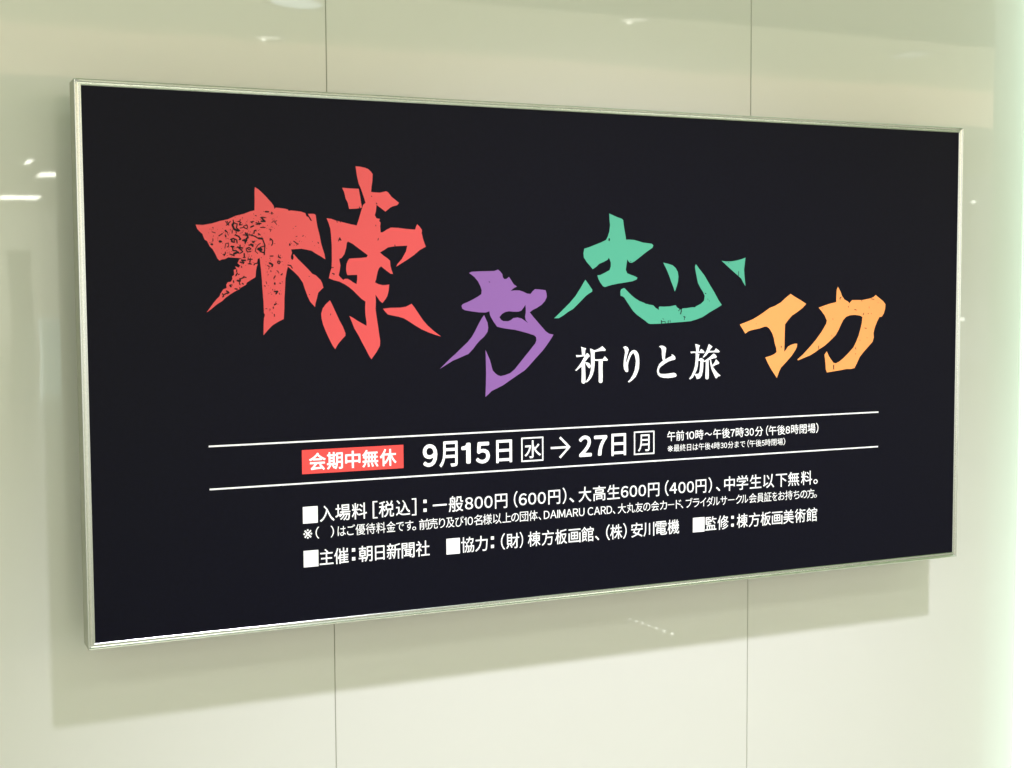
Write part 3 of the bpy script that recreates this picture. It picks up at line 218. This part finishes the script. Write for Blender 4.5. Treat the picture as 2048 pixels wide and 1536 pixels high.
# local frame: x right, z up, front is -y, print surface at y = 0
mesh('print_panel', [(0.0, 0, 0.0), (W, 0, 0.0), (W, 0, H), (0.0, 0, H)], [(0, 1, 2, 3)], M['black'], sign)
prof = [(0.0, -0.0012), (0.0, 0.0022), (0.0006, 0.0034), (0.0014, 0.0039), (0.0022, 0.0036), (0.0030, 0.0026), (0.0044, 0.0016), (0.0058, 0.0013),
        (0.0072, 0.0019), (0.0084, 0.0031), (0.0092, 0.0041), (0.0101, 0.0044), (0.0108, 0.0038), (0.0110, 0.0026), (0.0110, -0.050), (0.0080, -0.054), (0.0, -0.054)]
def rail(side):
    vs, fs = [], []
    n = len(prof)
    for end in (0, 1):
        for a, d in prof:
            if side in ('top', 'bottom'):
                vs.append(((-a if end == 0 else W + a), -d, (H + a if side == 'top' else -a)))
            else:
                vs.append(((-a if side == 'left' else W + a), -d, (-a if end == 0 else H + a)))
    for i in range(n - 1):
        fs.append((i, i + 1, n + i + 1, n + i))
    me = bpy.data.meshes.new('frame_rail'); me.from_pydata(vs, [], fs); me.materials.append(M['steel']); me.materials.append(M['side'])
    for i, p in enumerate(me.polygons): p.material_index = 1 if i >= 13 else 0
    bm = bmesh.new(); bm.from_mesh(me); bmesh.ops.recalc_face_normals(bm, faces=bm.faces[:])
    # normals must look outward (away from the rail's own centre)
    f0 = bm.faces[:]; c = sum((f.calc_center_median() for f in f0), Vector()) / len(f0)
    if sum((f.normal.dot(f.calc_center_median() - c)) * f.calc_area() for f in f0) < 0:
        bmesh.ops.reverse_faces(bm, faces=f0)
    bm.to_mesh(me); bm.free()
    o = bpy.data.objects.new('frame_rail', me); col.objects.link(o); o.parent = sign
    return o
for s_ in ('top', 'bottom', 'left', 'right'): rail(s_)
box('backing_box', 0.0005, W - 0.0005, 0.004, 0.0535, 0.0005, H - 0.0005, M['housing'], sign)
for bx_ in (0.25, 1.55):
    for bz_ in (0.12, 0.78):
        box('mounting_bracket', bx_ - 0.03, bx_ + 0.03, 0.0540, 0.1295, bz_ - 0.03, bz_ + 0.03, M['housing'], sign, bevel=0.002)

def polys(name, plist, mt, parent, y, step=0.00004):
    """flat printed shapes; outlines in mm on the board, each with optional holes"""
    vs, fs = [], []
    for k, (outer, holes) in enumerate(plist):
        loops = [outer] + list(holes)
        pts = [[Vector((p[0] / 1000, p[1] / 1000, 0)) for p in lp] for lp in loops]
        base = len(vs)
        for lp in pts: vs += [(p.x, -(y + k * step), p.y) for p in lp]
        for t in tessellate_polygon(pts):
            a, b, c = (Vector((vs[base + i][0], vs[base + i][2])) for i in t)
            cr = (b - a).cross(c - a)
            if abs(cr) < 1e-12: continue
            fs.append(tuple(base + i for i in (t if cr > 0 else reversed(t))))
    return mesh(name, vs, fs, mt, parent)
def ribbon(pts, wd):
    out = []
    for (a, b) in zip(pts[:-1], pts[1:]):
        dx, dy = b[0] - a[0], b[1] - a[1]; l = math.hypot(dx, dy) or 1e-6
        ux, uy = dx / l * wd * .42, dy / l * wd * .42; nx, ny = -uy * 1.18, ux * 1.18
        out.append(([(a[0] - ux, a[1] - uy), (a[0] - nx * .8 , a[1] - ny * .8), (b[0] - nx, b[1] - ny), (b[0] + ux, b[1] + uy), (b[0] + nx * .8, b[1] + ny * .8), (a[0] + nx, a[1] + ny)], []))
    return out
def bar(p, q, wd, cap=0.0):
    dx, dy = q[0] - p[0], q[1] - p[1]; l = math.hypot(dx, dy); ux, uy = dx / l, dy / l; nx, ny = -uy * wd / 2, ux * wd / 2
    p = (p[0] - ux * cap, p[1] - uy * cap); q = (q[0] + ux * cap, q[1] + uy * cap)
    return ([(p[0] - nx, p[1] - ny), (q[0] - nx, q[1] - ny), (q[0] + nx, q[1] + ny), (p[0] + nx, p[1] + ny)], [])

for key, lab in (('red', 'large coral red brush character with black worn flecks'), ('purple', 'lilac purple brush character'),
                 ('green', 'mint green brush character'), ('orange', 'pale orange brush character')):
    o = polys('title_character', DATA['title'][key], M[key], sign, 0.0005); o['label'] = lab
    rb = []
    for pts, wd in DATA['flecks'][key]: rb += ribbon(pts, wd * 1.22)
    if key == 'red':                                   # the finest crumbs of wear round the larger flecks
        rnd = random.Random(5); src = [p for pts, wd in DATA['flecks'][key][:112] for p in pts if p[0] < 520]
        for _ in range(330):
            p = rnd.choice(src); x = p[0] + rnd.gauss(0, 4.2); y = p[1] + rnd.gauss(0, 4.8); a = rnd.random() * 3.14; l = rnd.uniform(.35, 1.5)
            rb += ribbon([(x, y), (x + l * math.cos(a), y + l * math.sin(a))], rnd.uniform(.45, 1.0))
    f = polys('worn_fleck', rb, M['wear'], o, 0.0009, 0.000002); f['kind'] = 'stuff'
for key in ('inori', 'ri', 'to', 'tabi'):
    polys('subtitle_character', DATA['sub'][key], M['white'], sign, 0.0005)

# ---- type set in the built-in font
_cache = {}
OWN = {'１': [(0, .525), (0, .60), (.07, .612), (.12, .64), (.15, .69), (.158, .733), (.235, .733), (.235, 0), (.155, 0), (.155, .525)],
       'Ｉ': [(0, 0), (.082, 0), (.082, .733), (0, .733)]}
def glyph(s, off=0.0):
    """filled outline of a string; off makes it bolder by laying shifted copies over each other"""
    if s in OWN:
        pts = [Vector((x, y, 0)) for x, y in OWN[s]]
        _cache[s] = (OWN[s], [tuple(t) if (pts[t[1]] - pts[t[0]]).cross(pts[t[2]] - pts[t[0]]).z > 0 else tuple(reversed(t)) for t in tessellate_polygon([pts])])
    if s not in _cache:
        cu = bpy.data.curves.new('t', 'FONT'); cu.body = s; cu.size = 1.0; cu.resolution_u = 4; cu.dimensions = '2D'; cu.fill_mode = 'FRONT'
        ob = bpy.data.objects.new('t', cu); col.objects.link(ob)
        dg = bpy.context.evaluated_depsgraph_get(); dg.update()
        me = ob.evaluated_get(dg).to_mesh()
        vs = [(v.co.x, v.co.y) for v in me.vertices]; fs = [tuple(p.vertices) for p in me.polygons]
        ob.to_mesh_clear()
        bpy.data.objects.remove(ob); bpy.data.curves.remove(cu)
        _cache[s] = (vs, fs)
    vs, fs = _cache[s]
    bb = (min(v[0] for v in vs) - off, max(v[0] for v in vs) + off, min(v[1] for v in vs) - off, max(v[1] for v in vs) + off)
    return vs, fs, bb, off
def wide(t):
    return ''.join(chr(ord(c) + 0xFEE0) for c in t)
class Type:
    def __init__(s): s.vs = []; s.fs = []; s.k = 0
    def put(s, g, x0, x1, sy, y0, src_y0, y):
        vs, fs, bb, off = g; sx = (x1 - x0) / (bb[1] - bb[0])
        sh = [(0, 0)] if off == 0 else [(off * math.cos(a), off * math.sin(a)) for a in [math.pi / 4 * q for q in range(8)]]
        for q, (ox, oy) in enumerate(sh):
            b = len(s.vs)
            s.vs += [((x0 + (px + ox - bb[0]) * sx) / 1000, -y - q * 0.000012, (y0 + (py + oy - src_y0) * sy) / 1000) for px, py in vs]
            s.fs += [tuple(b + i for i in f) for f in fs]
    def run(s, text, off, x0, x1, z0, z1, y):
        gs = [glyph(wide(c), off) for c in text]; gap = .10 if text.isdigit() else .07
        ws = [g[2][1] - g[2][0] for g in gs]; k = (x1 - x0) / (sum(ws) + gap * (len(ws) - 1)); x = x0
        zr = glyph(wide('0' if text.isdigit() else 'D'), off)[2]
        for g, wd in zip(gs, ws):
            s.put(g, x, x + wd * k, (z1 - z0) / (zr[3] - zr[2]), z0, zr[2], y); x += (wd + gap) * k
    def rect(s, x0, x1, z0, z1, y):
        b = len(s.vs); s.vs += [(x0 / 1000, -y, z0 / 1000), (x1 / 1000, -y, z0 / 1000), (x1 / 1000, -y, z1 / 1000), (x0 / 1000, -y, z1 / 1000)]
        s.fs.append((b, b + 1, b + 2, b + 3))
    def done(s, name, mt, parent):
        return mesh(name, s.vs, s.fs, mt, parent)
DIG = set('0123456789DAIMRUC')
def set_row(rn, off, doff, y=0.0005, group_name='lettering_line', parent=None, mt=None):
    items = DATA['rows'][rn]
    vb = sum(i[3] for i in items) / len(items); vt = sum(i[4] for i in items) / len(items); h = vt - vb
    ref = glyph('料', 0.0)[2]; sy = h / (ref[3] - ref[2])
    T = Type(); T.dot = False
    for s, x0, x1, _b, _t in items:
        if s == '■':
            if T.vs: T.done(group_name, mt or M['white'], parent or sign); T = Type()
            T.rect(x0, x1, vb - .03 * h, vt + .0 * h, y)
        elif s == ':':
            d = (x1 - x0) / 2
            cx = (x0 + x1) / 2; q = .11 * h
            T.rect(cx - q, cx + q, vb + .13 * h, vb + .13 * h + 2 * q, y); T.rect(cx - q, cx + q, vt - .09 * h - 2 * q, vt - .09 * h, y)
        elif s == '一' or s == 'ー':
            t = .055 * h if s == '一' else .04 * h
            T.rect(x0, x1, (vb + vt) / 2 - t, (vb + vt) / 2 + t, y)
        elif all(c in DIG for c in s):
            T.run(s, doff, x0, x1, vb + .08 * h, vt - .14 * h, y)
        elif s == '※':
            g = glyph(s, 0.0); T.put(g, x0, x1, (h * .86) / (g[2][3] - g[2][2]), vb + .03 * h, g[2][2], y)
        elif s in '()[]':
            g = glyph(wide(s), doff * .6); b_, t_ = vb - .04 * h, vt + .05 * h
            T.put(g, x0, x1, (t_ - b_) / (g[2][3] - g[2][2]), b_, g[2][2], y)
        else:
            g = glyph(s, 0.0 if s == '※' else off)
            T.put(g, x0, x1, sy, vb, ref[2], y)
    return T.done(group_name, mt or M['white'], parent or sign)
set_row('adm', 0.008, 0.015)
set_row('note', 0.002, 0.008)
set_row('cred', 0.007, 0.010)
set_row('hr1', 0.008, 0.018)
set_row('hr2', 0.002, 0.012)
# date line
T_ = Type()
for q_, (s, x0, x1, z0, z1) in enumerate(DATA['date']):
    if q_ in (5, 6, 9): T_.done('date_lettering', M['white'], sign); T_ = Type()
    if s.isdigit():
        T_.run(s, 0.030, x0, x1, z0, z1, 0.0005); continue
    g = glyph(s, 0.012 if s in '水月日' and (x1 - x0) < 34 and s != '日' else 0.030 if s in '0123456789' else 0.016)
    if s == '月' and (x1 - x0) < 26: g = glyph(s, 0.010)
    T_.put(g, x0, x1, (z1 - z0) / (g[2][3] - g[2][2]), z0, g[2][2], 0.0005)
T_.done('date_lettering', M['white'], sign)
sh = DATA['shapes']
def outline(x0, x1, z0, z1, t):
    return ([(x0, z0), (x1, z0), (x1, z1), (x0, z1)], [[(x0 + t, z0 + t), (x1 - t, z0 + t), (x1 - t, z1 - t), (x0 + t, z1 - t)]])
for k, (x0, x1) in (('box_wed', (770.15, 815.75)), ('box_mon', (1009.2, 1054.8))):
    polys('weekday_box', [outline(x0, x1, 253.8, 299.2, 2.75)], M['white'], sign, 0.0005)
ar = sh['arrow']
polys('arrow', [bar((831.0, 276.7), (868.0, 276.7), 4.0), bar((850.5, 295.6), (870.3, 276.2), 4.3, .6), bar((870.3, 277.6), (850.3, 257.9), 4.3, .6)], M['white'], sign, 0.0005)
for z in (312.7, 240.0):
    polys('rule_line', [bar((191.9, z), (1596.5, z), 2.8)], M['white'], sign, 0.0005)
bdg = polys('badge', [([(352.3, 256.1), (538.5, 256.1), (538.5, 298.0), (352.3, 298.0)], [])], M['badge'], sign, 0.0005)
set_row('badge', 0.020, 0.03, y=0.0009, group_name='badge_lettering', parent=bdg)

# ------------------------------------------------------------ the hall, seen only as reflections in the glass
floor = box('floor', -14, 22, -42, 0.2, -0.05, 0.0, flat('pale_floor_tile', (0.50, 0.50, 0.44), 0.25, noise=0.05, nscale=2), None)
prop(floor, kind='structure')
ceil = box('ceiling', -14, 22, -10.6, 0.2, 4.5, 4.6, flat('ceiling_board', (0.37, 0.55, 0.29), 0.8, noise=0.02), None)
prop(ceil, kind='structure')
c2 = box('ceiling_recess', -14, 22, -13.6, -10.6, 4.5, 4.6, flat('recess_board_glow', (0.78, 0.74, 0.58), 0.8, noise=0.02, emit=1.2, emit_col=(1.0, 0.95, 0.66)), None)  # glow put into the board for the brightness of the lit recess
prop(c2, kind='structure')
c3 = box('store_ceiling', -14, 22, -42, -13.75, 4.1, 4.2, flat('store_ceiling_board', (0.62, 0.62, 0.54), 0.8, noise=0.02, emit=0.7, emit_col=(1, .95, .78)), None)  # faint glow put into the board in place of lamplight on it
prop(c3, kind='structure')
fas = box('bulkhead', -14, 22, -13.75, -13.6, 4.0, 4.5, flat('glowing_bulkhead', (0.86, 0.72, 0.60), 0.8, noise=0.02, emit=2.1, emit_col=(1.0, 0.74, 0.56)), None)  # warm light on the bulkhead put in as its own glow
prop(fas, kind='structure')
rear = box('rear_wall', -14, 22, -42.2, -42, 0, 4.1, flat('rear_wall_glow', (0.6, 0.6, 0.54), 0.8, noise=0.05, emit=1.3, emit_col=(1, 1, .86)), None)  # brightness of the shop put into the wall as emission
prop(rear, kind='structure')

FILL = emitter('fill_panel_glow', (1.0, 0.99, 0.86), 6.0)
def troffer(x, y, z, lx, ly, lab, grp, mt=FILL):
    o = empty('ceiling_light', (x, y, z)); prop(o, lab, 'ceiling light', grp)
    box('light_housing', -lx / 2 - .03, lx / 2 + .03, -ly / 2 - .03, ly / 2 + .03, -0.012, -0.002, M['housing'], o)
    box('diffuser', -lx / 2, lx / 2, -ly / 2, ly / 2, -0.020, -0.0125, mt, o)
    return o
for x, nx in ((-2.6, 'left'), (0.9, 'middle'), (4.4, 'right')):
    for y, ny in ((-5.0, 'row nearer the sign'), (-8.6, 'row farther from the sign')):
        troffer(x, y, 4.5, 1.5, 0.9, 'added unseen fill panel at the ceiling, %s one of the %s' % (nx, ny), 'added fill panels at the ceiling')  # added out of view as fill for wall, sign and floor
FAR = emitter('far_tube_light', (1.0, 1.0, 0.88), 26)
for x, y, lx, ly, lb in ((3.25, -35.8, 1.0, 1.5, 'long bright ceiling light mirrored lowest at the left edge of the glass'), (3.2, -28.2, 0.55, 1.1, 'short bright ceiling light mirrored just left of the sign frame'),
                         (1.95, -38.5, .7, 1.2, 'bright ceiling light only half mirrored at the very left edge'), (2.42, -25.2, .10, .9, 'narrow bright ceiling light mirrored uppermost of those left of the sign')):
    troffer(x, y, 4.1, lx, ly, lb, 'far ceiling lights mirrored in the glass', FAR)
DLR = flat('downlight_rim', (0.80, 0.82, 0.72), 0.4, noise=0.03)
def downlight(x, y, r, s, c, lab, bulb=True):
    o = empty('downlight', (x, y, 4.5)); prop(o, lab, 'downlight', 'round downlights mirrored in the glass')
    lathe('rim', [(r * .80, -0.002), (r * .84, -0.014), (r * .98, -0.012), (r, -0.001)], DLR, o)
    disc('lens', r * .80, emitter('downlight_glow', c, s), o, z=-0.004)
    if bulb:
        bm = bmesh.new(); bmesh.ops.create_uvsphere(bm, u_segments=12, v_segments=8, radius=r * .11)
        bmesh.ops.translate(bm, verts=bm.verts[:], vec=(-r * .3, 0.0, -0.035))
        from_bm('bulb', bm, emitter('bulb_glow', (1, .97, .85), 14), o)
    return o
downlight(3.87, -13.22, .17, 5.0, (1.0, .97, .82), 'small round downlight mirrored above the left part of the sign')
downlight(7.20, -10.76, .17, 4.8, (1.0, .97, .82), 'small round downlight mirrored above the right half of the sign')
downlight(3.64, -11.33, .30, 5.2, (.86, .97, 1.0), 'large bluish round downlight mirrored at the top edge beside the wall joint', False)
troffer(11.42, -11.35, 4.5, .30, .42, 'small pale square ceiling light mirrored faintly above the right end of the sign', None, emitter('pale_panel_glow', (.95, .95, .88), 2.2))

# the spotlight's own body
sp = empty('spotlight', (0.934, -2.89, 4.38)); sp.rotation_euler = lamp.rotation_euler
prop(sp, 'white ceiling spotlight that lights the sign and the glass wall from above', 'spotlight')
lathe('spotlight_housing', [(0.072, -0.02), (0.075, 0.0), (0.075, 0.09), (0.05, 0.13), (0.0, 0.135)], flat('white_lamp_enamel', (.8, .8, .78), .4), sp)
for o in (lamp,):
    mw = o.matrix_world.copy()
    o.parent = sp; o.location = (0, 0, -0.03); o.rotation_euler = (0, 0, 0)

# pillars and shelving of the shop, dim shapes in the glass at the left
PIL = flat('pillar_paint', (.3, .31, .27), .5, noise=.03, emit=.25)  # weak glow in the paint lifts the pillar's mirror image
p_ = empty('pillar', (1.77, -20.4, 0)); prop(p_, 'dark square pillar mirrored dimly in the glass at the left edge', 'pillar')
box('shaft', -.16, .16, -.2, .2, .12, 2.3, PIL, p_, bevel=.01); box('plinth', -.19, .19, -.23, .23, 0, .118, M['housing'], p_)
SHF = flat('shelf_board', (.80, .86, .84), .5, noise=.03, emit=3.6, emit_col=(.8, 1, .98)); SHB = flat('shelf_back', (.42, .50, .48), .6, noise=.05, emit=1.8, emit_col=(.75, 1, .95))  # light on the shelf put into its boards and back as glow
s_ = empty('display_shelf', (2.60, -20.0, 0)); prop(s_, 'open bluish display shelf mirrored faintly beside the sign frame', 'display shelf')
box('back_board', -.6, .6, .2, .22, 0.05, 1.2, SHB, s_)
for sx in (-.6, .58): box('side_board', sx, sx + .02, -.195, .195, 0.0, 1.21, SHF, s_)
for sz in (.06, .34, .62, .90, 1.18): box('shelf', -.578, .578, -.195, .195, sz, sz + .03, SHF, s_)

GLINT = emitter('glint_glow', (1, 1, .92), 13)
def glint(parent, x, y, r, z=0.012):
    bm = bmesh.new(); bmesh.ops.create_uvsphere(bm, u_segments=10, v_segments=6, radius=r); bmesh.ops.translate(bm, verts=bm.verts[:], vec=(x, y, z))
    return from_bm('bulb', bm, GLINT, parent)
st = empty('glint_row', (3.016, -3.43, 0)); prop(st, 'added row of small glowing dots mirrored as a dotted streak below the sign', 'glint row')  # glowing dots added for the streak they leave in the glass
box('channel', -.012, .05, -.01, .36, 0.0005, 0.008, M['housing'], st)
for k, (u, r) in enumerate(((0, .006), (.05, .007), (.10, .007), (.15, .006), (.21, .007), (.27, .008), (.33, .008))): glint(st, u * .1, u, r * .75)
for x, y, lb in ((3.49, -2.5, 'added glowing stud mirrored at the lower right, left one of two'), (3.615, -2.44, 'added glowing stud mirrored at the lower right, right one of two')):
    fl = empty('glint_stud', (x, y, 0)); prop(fl, lb, 'glint stud', 'added glints mirrored at the lower right')  # stud added to give a single mirrored glint
    lathe('rim', [(.0, .001), (.016, .001), (.018, .006), (.014, .008), (.0, .008)], M['steel'], fl, 16); glint(fl, 0, 0, .004)
lp = empty('bulb_stand', (9.33, -8.0, 0)); prop(lp, 'two small bulbs mirrored right of the sign, on an added stand', 'bulb stand')  # stand added only to carry the two mirrored bulbs
lathe('base', [(.14, 0), (.14, .02), (.01, .03), (.0, .03)], M['side'], lp, 20); box('stem', -.006, .006, -.006, .006, .031, 2.44, M['side'], lp)
glint(lp, .05, 0, .018, 2.46); glint(lp, -.06, 0, .020, 1.31)
